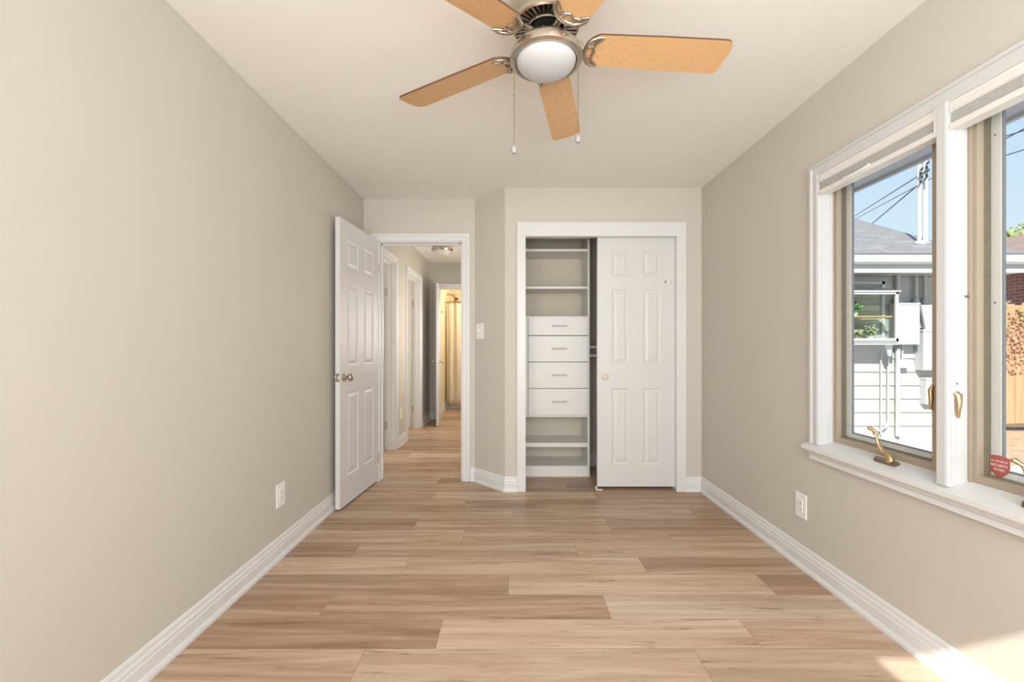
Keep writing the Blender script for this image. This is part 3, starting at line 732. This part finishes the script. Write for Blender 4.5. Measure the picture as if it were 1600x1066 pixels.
for k in range(5):
    a = math.radians(2 + 72*k + 36); MB().lathe([(.0035, 2.257), (.003, 2.254)], (cx+.05*math.cos(a), cy+.05*math.sin(a), 0), 10).build('hub_screw', brass, fan)
# light kit
MB().lathe([(.0005, 2.243), (.030, 2.243), (.036, 2.238), (.060, 2.234), (.086, 2.226), (.110, 2.212), (.125, 2.195), (.1295, 2.180), (.127, 2.168), (.118, 2.162), (.110, 2.163), (.106, 2.170), (.100, 2.185), (.0005, 2.185)], (cx, cy, 0), 72).build('light_fitter', nickel, fan, smooth=True)
prof = [(.1065, 2.172)]
for i in range(1, 13):
    a = PI/2*i/12; prof.append((max(.0005, .1065*math.cos(a)), 2.172 - .052*math.sin(a)))
MB().lathe(prof, (cx, cy, 0), 64, caps=False).build('glass_bowl', opalm, fan, smooth=True)
# blades
angs = [4.8, 76.3, 148.6, 220.5, 292.0]
def fan_blade(a):
    M = Matrix.Translation((cx, cy, BZ)) @ Matrix.Rotation(math.radians(a), 4, 'Z') @ Matrix.Rotation(math.radians(-11.0), 4, 'X')
    # outline
    pts = []
    def arc(c_, r_, a0, a1, n=7):
        for i in range(n+1):
            t = math.radians(a0 + (a1-a0)*i/n); pts.append((c_[0]+r_*math.cos(t), c_[1]+r_*math.sin(t)))
    pts.append((.143, -.028)); pts.append((.137, 0)); pts.append((.143, .028)); pts.append((.158, .048)); pts.append((.180, .0625))
    pts.append((.40, .068)); arc((.642, .045), .026, 90, 20); arc((.660, -.035), .010, 10, -10, 2)
    arc((.635, -.042), .030, -20, -90); pts.append((.40, -.069)); pts.append((.180, -.0625)); pts.append((.158, -.048))
    pts = pts[::-1]
    bm = bmesh.new(); uvl = bm.loops.layers.uv.new('blade')
    lo = [bm.verts.new((x, y, 0)) for x, y in pts]; hi = [bm.verts.new((x, y, .0075)) for x, y in pts]
    fl = bm.faces.new(lo); fh = bm.faces.new(hi[::-1]); fl.material_index = 0; fh.material_index = 0
    n = len(pts)
    for i in range(n):
        f = bm.faces.new([lo[i], hi[i], hi[(i+1) % n], lo[(i+1) % n]]); f.material_index = 1
    for f in bm.faces:
        for l in f.loops: l[uvl].uv = (l.vert.co.x + a*.13, l.vert.co.y + a*.07)
    bmesh.ops.recalc_face_normals(bm, faces=bm.faces); bm.transform(M)
    me = bpy.data.meshes.new('blade'); bm.to_mesh(me); bm.free(); me.materials.append(maplem); me.materials.append(darkwood)
    o = bpy.data.objects.new('blade', me); COL.objects.link(o); o.parent = fan; o.location = -Vector(fan.location)
    # openwork blade iron
    m = MB(); zz = -.006
    out = [(.196, .058), (.176, .057), (.158, .047), (.145, .030), (.139, .010), (.138, 0), (.139, -.010), (.145, -.030), (.158, -.047), (.176, -.057), (.196, -.058)]
    m.tube([(x, y, zz) for x, y in out], [.003, .0055, .0065, .007, .0075, .008, .0075, .007, .0065, .0055, .003], 10, flat=.8)
    inn = [(.196, .058), (.184, .045), (.172, .036), (.170, .026), (.166, .018), (.170, .008), (.174, 0), (.170, -.008), (.166, -.018), (.170, -.026), (.172, -.036), (.184, -.045), (.196, -.058)]
    m.tube([(x, y, zz) for x, y in inn], [.003, .0045]+[.0045]*9+[.0045, .003], 8, flat=.8)
    for s in (1, -1): m.tube([(.142, .018*s, zz), (.168, .022*s, zz)], .004, 8)
    m.xf(M)
    R = Matrix.Translation((cx, cy, 0)) @ Matrix.Rotation(math.radians(a), 4, 'Z')
    arm = [(.040, 0, 2.270), (.050, 0, 2.252), (.066, 0, 2.243), (.086, 0, 2.244), (.106, 0, 2.246), (.122, 0, 2.236), (.132, 0, 2.218), (.141, 0, 2.209)]
    m.tube([R @ Vector(p) for p in arm], [.010, .012, .012, .0105, .010, .010, .010, .008], 12)
    m.build('blade_iron', nickel, o, smooth=True)
    if o.children: o.children[0].location = (0, 0, 0)
for a in angs: fan_blade(a)
# pull chains
def chain(x, y, z1, z0, big):
    m = MB(); n = int((z1-z0)/.006)
    m.tube([(x, y, z1), (x, y, z0)], .0013, 6)
    m.lathe([(.0005, z1+.006), (.004, z1+.004), (.004, z1-.004), (.0005, z1-.006)], (x, y, 0), 10)
    m.lathe([(.0005, z1-.128), (.0022, z1-.131), (.0022, z1-.137), (.0005, z1-.140)], (x, y, 0), 10)
    c = m.build('pull_chain', bronze, fan, smooth=True)
    MB().lathe([(.0005, z0+.003), (.006, z0), (.0105, z0-.008), (.0105, z0-.018), (.007, z0-.026), (.0005, z0-.028)], (x, y, 0), 20).build('chain_fob', plain('fob_grey', (.30, .30, .295), .5), c, smooth=True)
    for ch in c.children: ch.location = (0, 0, 0)
chain(.0105, 1.50, 2.165, 1.855, 0); chain(.234, 1.50, 2.165, 1.893, 1)

# ================================================================ hall light
hx, hy = -.905, 5.64
hl = empty('hall_light', (hx, hy, HH), 'flush ceiling light with nickel ring and frosted bowl in the hall', 'ceiling light')
MB().lathe([(.0005, HH), (.07, HH), (.072, HH-.012), (.03, HH-.03), (.03, HH-.052), (.0005, HH-.052)], (hx, hy, 0), 32).build('canopy', nickel, hl, smooth=True)
MB().lathe([(.12, HH-.050), (.138, HH-.052), (.142, HH-.066), (.130, HH-.084), (.122, HH-.084), (.120, HH-.06)], (hx, hy, 0), 40).build('ring', nickel, hl, smooth=True)
MB().lathe([(.124, HH-.082), (.118, HH-.096), (.098, HH-.114), (.06, HH-.13), (.012, HH-.138), (.0005, HH-.138)], (hx, hy, 0), 40, caps=False).build('glass_bowl', opalh, hl, smooth=True)
MB().lathe([(.0005, HH-.136), (.011, HH-.138), (.012, HH-.146), (.006, HH-.156), (.0005, HH-.160)], (hx, hy, 0), 16).build('finial', nickel, hl, smooth=True)
def point(name, loc, power, col, r=.06):
    ld = bpy.data.lights.new(name, 'POINT'); ld.energy = power; ld.color = col; ld.shadow_soft_size = r
    o = bpy.data.objects.new(name, ld); COL.objects.link(o); o.location = loc
point('bath_bulb', (-.15, 7.4, 2.3), 38, (1.0, .90, .74), .10)
m = MB().lathe([(.0005, -.01), (.010, -.008), (.011, 0), (.0005, .012)], n=14, axis='X')
m.xf(Matrix.Translation((HXL+.085, 6.38, .055)))
ds = m.build('door_stop', plate, smooth=True); tag(ds, 'small white-tipped door stop on the hall baseboard', 'door stop')
MB().tube([(HXL+.015, 6.38, .055), (HXL+.08, 6.38, .055)], .004, 8).build('spring', nickel, ds, smooth=True)

# ================================================================ bathroom
cr = empty('shower_curtain', (-.8, 7.92, .066), 'beige pleated shower curtain hanging in the bathroom beyond the hall', 'shower curtain')
m = MB(); nx = 150; nz = 14; rows_ = []
for j in range(nz+1):
    f = j/nz; z = .075 + f*1.885; row = []
    for i in range(nx+1):
        s = i/nx; x = -1.19 + s*1.15
        amp = .034*(1-.45*f); x2 = x + .012*math.sin(s*31+2)*(1-f)
        y = 7.92 + amp*math.sin(s*52 + 1.6*math.sin(s*9)) + .012*math.sin(s*101+1)*f
        row.append(m.bm.verts.new((x2, y, z)))
    rows_.append(row)
for A, B in zip(rows_, rows_[1:]):
    for i in range(nx): m.bm.faces.new([A[i], A[i+1], B[i+1], B[i]])
co_ = m.build('curtain_cloth', curt, cr, smooth=True)
so = co_.modifiers.new('thick', 'SOLIDIFY'); so.thickness = .003
for k in range(10):
    x = -1.15 + k*.12
    pts = [(x, 7.92 + .024*math.cos(t), 1.985 + .024*math.sin(t)) for t in [2*PI*i/14 for i in range(15)]]
    MB().tube(pts, .0028, 6).build('curtain_ring', bronze, cr, smooth=True)
rod = MB().tube([(-1.215, 7.92, 1.985), (.395, 7.92, 1.985)], .0105, 14); rod.lathe([(.022, -1.22), (.022, -1.205), (.014, -1.195)], (0, 7.92, 1.985), 20, 'X')
tag(rod.build('curtain_rod', bronze, smooth=True), 'bronze shower rod carrying the beige curtain', 'curtain rod')
shw = empty('shower_fixture', (-1.22, 8.25, 2.16), 'dark bronze shower head on the cream wall above the curtain', 'shower head')
m = MB().tube([(-1.22, 8.22, 2.165), (-1.16, 8.22, 2.165), (-1.11, 8.22, 2.135), (-1.08, 8.22, 2.11)], .011, 12); m.lathe([(.028, -1.22), (.026, -1.21), (.012, -1.205)], (0, 8.22, 2.165), 20, 'X'); m.build('arm', bronze, shw, smooth=True)
m = MB().tube([(-1.12, 8.19, 2.15), (-1.085, 8.18, 2.165), (-1.05, 8.18, 2.13)], .008, 10); m.build('diverter', bronze, shw, smooth=True)
m = MB().lathe([(.0005, 0), (.014, 0), (.018, .02), (.048, .065), (.050, .078), (.0005, .080)], n=24)
m.xf(Matrix.Translation((-1.09, 8.22, 2.12)) @ Vector((.55, -.25, -.8)).to_track_quat('Z', 'Y').to_matrix().to_4x4()).build('spray_face', bronze, shw, smooth=True)
m = MB().tube([(-1.22, 7.35, 1.755), (-1.17, 7.35, 1.755), (-1.16, 7.35, 1.765)], .007, 8); m.lathe([(.018, -1.22), (.016, -1.212)], (0, 7.35, 1.755), 16, 'X')
tag(m.build('robe_hook', bronze, smooth=True), 'small bronze hook on the bathroom wall beside the door', 'hook')
# tub behind the curtain
m = MB().box(-1.21, .395, 7.985, 8.02, 0, .42); m.box(-1.21, .395, 8.56, 8.59, 0, .42); m.box(-1.21, .395, 8.02, 8.57, .001, .10); m.box(-1.21, -1.15, 8.02, 8.57, .1, .42)
tag(m.build('bathtub', trimp, bevel=.01), 'white bathtub standing behind the beige shower curtain', 'bathtub')

# ================================================================ own eave outside
m = MB().box(1.65, 2.335, -2, 4.6, 2.225, 2.25); m.box(2.335, 2.36, -2, 4.6, 2.21, 2.40); m.build('roof_eave', eavem, kind='structure')
m = MB().prism([(-2.2, 2.62), (2.36, 2.42), (2.36, 2.60), (0, 3.6), (-2.2, 2.8)], -.67, 9.2, 'Y'); m.build('roof_top', shinglem, kind='structure')
MB().box(-1.4, -.05, -1.9, -.66, 2.16, 2.2).build('sun_blocker', exwall, kind='structure')  # unseen slab added to block sun from the rear left opening
# ================================================================ ground
GZ = -.28
m = MB(); m.box(-12, 30, -12, 30, GZ-.2, GZ); m.build('ground', concrete, kind='structure')
m = MB(); m.prism([(5.2, 4.9), (8.2, 5.9), (12, 5.9), (12, 9), (7.35, 9), (7.35, 6.8)], GZ, GZ+.02); m.build('ground_gravel', dirt, kind='structure')
# ================================================================ neighbour's grey house
HYN = 6.70
nh = empty('neighbour_house', (5, HYN, GZ), 'grey lap-sided house with shingled roof outside the far window', 'house')
m = MB(); k = 0; z = GZ
hx0, hx1 = 2.6, 7.3
while z < 2.27:
    z1_ = min(z+.21, 2.27)
    m.prism([(HYN-.030, z), (HYN-.012, z1_), (HYN+.05, z1_), (HYN+.05, z)], hx0, hx1, 'X'); m.box(hx0, hx1, HYN-.02, HYN, z1_-.006, z1_) ; z = z1_
m.box(hx1-.05, hx1, HYN+.05, 12, GZ, 2.3); m.box(hx0, hx1, HYN+.05, HYN+.1, GZ, 2.3)
m.build('siding_wall', siding, nh)
m = MB().box(1.9, 7.6, 6.14, HYN, 2.262, 2.28); m.box(1.9, 7.6, 6.12, 6.16, 2.262, 2.43); m.build('soffit', siding, nh)
m = MB().box(1.9, 7.6, 6.105, 6.122, 2.215, 2.268); m.build('fascia_strip', guttw, nh)
m = MB().prism([(6.12, 2.335), (6.05, 2.335), (6.025, 2.36), (6.02, 2.40), (6.005, 2.43), (6.005, 2.445), (6.12, 2.445)], 1.9, 7.6, 'X'); m.build('gutter', guttw, nh, bevel=.004)
m = MB(); rp_ = [(1.9, 6.02), (7.6, 6.02), (6.60, 6.60), (6.78, 8.5), (7.0, 9.4), (1.9, 9.4)]
def rz(y): return 2.445 + .5*(y-6.02)
vt = [m.bm.verts.new((x, y, rz(y)+.03)) for x, y in rp_]; vb = [m.bm.verts.new((x, y, rz(y))) for x, y in rp_]
m.bm.faces.new(vt); m.bm.faces.new(vb[::-1])
for i in range(6): m.bm.faces.new([vt[i], vb[i], vb[(i+1) % 6], vt[(i+1) % 6]])
m.build('roof', shinglem, nh)
m = MB().box(5.2, 5.80, HYN-.05, HYN-.01, 2.13, 2.175); m.box(5.755, 5.80, HYN-.05, HYN-.01, 1.2, 2.175); m.box(4.6, 5.2, HYN-.05, HYN-.01, 2.13, 2.175)
wf = m.build('window_frame', guttw, nh); MB().box(4.6, 5.76, HYN-.02, HYN-.013, 1.2, 2.13).build('dark_pane', plain('dark_pane', (.55, .57, .50), .4), wf)
# garden window
GY = 6.35
gw = empty('garden_window', (5.2, GY, 1.2), 'boxy glass garden window with shelf of plants on the grey house', 'garden window')
m = MB()
for x in (4.60, 5.705): m.box(x, x+.035, GY, GY+.035, 1.24, 1.975)
m.box(4.60, 5.74, GY, GY+.035, 1.94, 1.975); m.box(4.60, 5.74, GY, GY+.04, 1.235, 1.285); m.box(4.60, 5.74, GY, HYN-.03, 1.225, 1.245)
m.box(5.705, 5.74, GY, HYN-.03, 1.24, 1.28)
m.prism([(GY-.02, 1.972), (GY-.02, 1.99), (HYN-.03, 2.08), (HYN-.03, 2.04)], 4.58, 5.76, 'X')
m.build('frame', guttw, gw)
MB().box(4.635, 5.705, GY+.015, GY+.019, 1.285, 1.94).build('pane', plainglass, gw)
MB().box(4.635, 5.70, GY+.06, HYN-.06, 1.600, 1.625).build('shelf', woods, gw)
m = MB().box(4.64, 5.74, GY+.02, GY+.10, 1.19, 1.225); m.prism([(5.62, 1.22), (5.74, 1.22), (5.72, 1.02), (5.69, 1.02)], GY+.1, GY+.13, 'Y'); m.build('bracket', guttw, gw)
def foliage(m, c, r, n, s, rnd):
    for _ in range(n):
        v = Vector((rnd.gauss(0, 1), rnd.gauss(0, 1), rnd.gauss(0, 1))).normalized()*rnd.uniform(.25, 1)
        p = Vector(c) + Vector((v.x*r[0], v.y*r[1], v.z*r[2]))
        a_ = Vector((rnd.uniform(-1, 1), rnd.uniform(-1, 1), rnd.uniform(-1, 1))).normalized(); b_ = a_.orthogonal().normalized(); q = s*rnd.uniform(.6, 1.3)
        m.quad([p-a_*q, p+b_*q*.45, p+a_*q, p-b_*q*.45])
rnd = random.Random(3)
def potted(x, z, pot, pr, ph, leafr, leafm, n, label, grp=None):
    e = empty('potted_plant', (x, GY+.17, z), label, 'plant')
    MB().lathe([(.0005, z), (pr*.7, z), (pr, z+ph), (pr*1.06, z+ph), (pr*1.06, z+ph*.85), (.0005, z+ph*.85)], (x, GY+.17, 0), 18).build('pot', pot, e, smooth=True)
    m = MB(); foliage(m, (x, GY+.17, z+ph+leafr*.7), (leafr, leafr*.7, leafr), n, .035, rnd); m.build('foliage', leafm, e)
potted(5.26, 1.246, potr, .055, .05, .085, leafc, 160, 'spiky plant in a terracotta pot on the garden window floor')
potted(5.46, 1.246, potw, .06, .08, .11, leafc, 220, 'bushy pale plant in a white pot inside the garden window')
potted(5.22, 1.626, potw, .05, .05, .11, leafa, 200, 'green leafy plant on the garden window wooden shelf')
# utility boxes and pipes
def ubox(label, x0, x1, z0, z1, dep, name='utility_box', cat='utility box', lid=True):
    e = empty(name, ((x0+x1)/2, HYN-.03, z0), label, cat)
    MB().box(x0, x1, HYN-.03-dep, HYN-.02, z0, z1).build('cabinet', utilm, e, bevel=.006)
    if lid: MB().box(x0-.008, x1+.008, HYN-.036-dep, HYN-.02, z1-.03, z1+.008).build('lid', utilm, e, bevel=.003)
ubox('large grey meter cabinet beside the garden window', 5.87, 6.22, 1.192, 1.825, .15)
ubox('lower grey cabinet at the far window edge', 6.28, 6.66, .80, 1.42, .14)
ubox('small grey junction box under the large meter cabinet', 5.98, 6.11, .83, .97, .08, lid=False)
ubox('small ribbed grey box low on the siding', 6.37, 6.60, .27, .68, .09)
e = empty('utility_box', (6.4, HYN-.03, 1.42), 'tilted open grey cabinet lid right of the large meter cabinet', 'utility box')
MB().prism([(6.245, 1.80), (6.56, 1.80), (6.56, 1.42), (6.32, 1.42)], HYN-.17, HYN-.14, 'Y').build('cover', utilm, e)
MB().box(6.33, 6.56, HYN-.14, HYN-.02, 1.45, 1.78).build('cabinet', utilm, e)
def pipe(label, pts, r, name='conduit', cat='pipe', mat=utilm):
    return tag(MB().tube(pts, r, 12).build(name, mat, smooth=True), label, cat)
py = HYN-.07
for i, (x, r, lb) in enumerate(((5.98, .032, 'thick grey conduit rising from the meter cabinet to the eave'), (6.26, .022, 'thin conduit rising at the cabinet right corner'), (6.40, .022, 'conduit rising above the tilted lid'))):
    c = tag(MB().tube([(x, py, 1.78), (x, py, 2.262)], r, 12).build('conduit', utilm, smooth=True), lb, 'pipe')
    MB().lathe([(r*.9, 1.80), (r*1.9, 1.82), (r*1.9, 1.87), (r*1.2, 1.92), (.001, 1.94)], (x, py, 0), 16).build('fitting', utilm, c, smooth=True)
pipe('thick white vertical conduit below the meter cabinet', [(5.98, py, 1.14), (5.98, py, -.22)], .033)
pipe('thin white pipe bending left at the base of the siding', [(5.83, py, 1.08), (5.83, py, -.0), (5.80, py, -.08), (5.72, py, -.13), (5.60, py, -.15)], .014)
pipe('thin straight white pipe left of the conduits', [(5.72, py, 1.08), (5.72, py, -.2)], .011)
pipe('short white pipe entering the junction box', [(6.05, py, 1.19), (6.05, py, .96)], .014)
# masts
def mast(x, y, r, zt, label):
    e = tag(MB().tube([(x, y, 2.55), (x, y, zt)], r, 14).build('service_mast', guttw, smooth=True), label, 'mast')
    MB().lathe([(.09, 2.70), (.07, 2.76), (r, 2.80)], (x, y, 0), 18).build('flashing', guttw, e, smooth=True)
    MB().lathe([(r, zt-.02), (r*1.8, zt), (r*1.6, zt+.06), (.001, zt+.10)], (x, y, 0), 16).build('weather_head', guttw, e, smooth=True)
    m = MB()
    for k in range(4): m.tube([(x-.01, y-.03, zt-.12-.06*k), (x+.02*(-1)**k-.06, y-.10, zt-.10-.06*k)], .016, 8)
    m.build('insulator', wirem, e, smooth=True)
mast(6.285, 6.60, .027, 3.98, 'left white service mast standing on the shingled roof')
mast(6.435, 6.66, .031, 4.10, 'right and thicker white service mast on the shingled roof')
def ray(px, py_, Y): return Vector(((px-798.5)*Y/F, Y, HC+(543-py_)*Y/F))
def wire(label, a_, b_, sag=.15, r=.012):
    pts = []
    for i in range(17):
        t = i/16; p = a_.lerp(b_, t); p.z -= sag*4*t*(1-t); pts.append(p)
    tag(MB().tube(pts, r, 6).build('overhead_wire', wirem, smooth=True), label, 'wire', None)
wire('thin overhead wire, highest of those left of the masts', Vector((6.30, 6.5, 3.83)), ray(1300, 360, 16), .0, .009)
wire('overhead wire dropping steeply from the masts behind the roof', Vector((6.32, 6.5, 3.74)), ray(1349, 361, 11), .0, .010)
wire('long overhead wire passing the masts and the near window', ray(1320, 351, 14), ray(1640, 180, 5.2), .0, .008)
wire('overhead wire, middle one in the near window', ray(1470, 243, 9), ray(1640, 192, 6), .0, .009)
wire('overhead wire, lowest one in the near window', ray(1470, 268, 9), ray(1680, 205, 6), .06, .009)
# ================================================================ fence
fe = empty('wooden_fence', (9.2, 7.2, GZ), 'weathered cedar board fence with vines outside the near window', 'fence')
m = MB(); x = 7.35; i = 0
while x < 11.4:
    m.box(x, x+.138, 7.20+.01*(i % 2), 7.222+.01*(i % 2), -.13, 1.90-.02*(i % 3)); x += .14; i += 1
m.build('board', cedar, fe)
m = MB()
for z in (.15, 1.0, 1.65): m.box(7.35, 11.4, 7.235, 7.275, z, z+.09)
m.build('rail', cedar, fe)
MB().box(7.35, 11.4, 7.21, 7.24, -.19, -.13).build('kick_board', plain('grey_kickboard', (.20, .16, .12), .9), fe)
m = MB(); foliage(m, (9.3, 7.14, 1.25), (1.9, .09, .62), 3000, .030, random.Random(5))
tag(m.build('climbing_vine', vinem), 'dry reddish vine leaves covering the top of the fence', 'vine', kind='stuff')
m = MB(); foliage(m, (9.1, 7.12, 1.72), (1.6, .10, .22), 260, .05, random.Random(6))
tag(m.build('climbing_vine', leafb), 'green vine leaves along the fence top edge', 'vine', kind='stuff')
# ================================================================ brick house
bh = empty('brick_house', (13, 9, GZ), 'red brick house with brown roof beyond the fence', 'house')
m = MB().box(11.5, 11.7, 3, 18, GZ, 3.0); m.build('brick_wall', brickm, bh)
m = MB().box(11.0, 11.5, 3, 18, 2.93, 2.97); m.box(10.98, 11.02, 3, 18, 2.90, 3.10); m.build('soffit', siding, bh)
m = MB().prism([(10.98, 2.99), (10.93, 3.0), (10.89, 3.10), (10.98, 3.10)], 3, 18, 'Y'); m.build('gutter', guttw, bh)
m = MB().prism([(10.95, 3.08), (14.2, 4.23), (14.2, 4.30), (10.92, 3.13)], 3, 18, 'Y'); m.build('roof', shingleb, bh)
# ================================================================ tree
def tree(c, r, label, n=1500):
    e = empty('leafy_tree', (c[0], c[1], GZ), label, 'tree')
    m = MB().tube([(c[0], c[1], GZ), (c[0]+.1, c[1], c[2]*.6), (c[0], c[1]+.1, c[2])], [.16, .11, .05], 10)
    for k in range(7):
        a_ = k*.9; m.tube([(c[0]+.05, c[1], c[2]*.7), (c[0]+r*.6*math.cos(a_), c[1]+r*.6*math.sin(a_), c[2]+.4*math.sin(a_*2))], [.05, .015], 6)
    m.build('trunk', trunk, e, smooth=True)
    m = MB(); rr = random.Random(int(c[0]*10))
    for k in range(9):
        a_ = rr.uniform(0, 6.28); q = rr.uniform(.1, .65)*r
        foliage(m, (c[0]+q*math.cos(a_), c[1]+q*math.sin(a_), c[2]+rr.uniform(-.5, .55)*r), (r*.45, r*.45, r*.38), n//9, .11, rr)
    m.build('crown', leafb, e)
tree((17.6, 15.5, 4.6), .90, 'leafy green tree showing left over the brown roof')
tree((20.9, 16.6, 5.1), 1.35, 'larger yellow-green tree showing right over the brown roof', 2400)
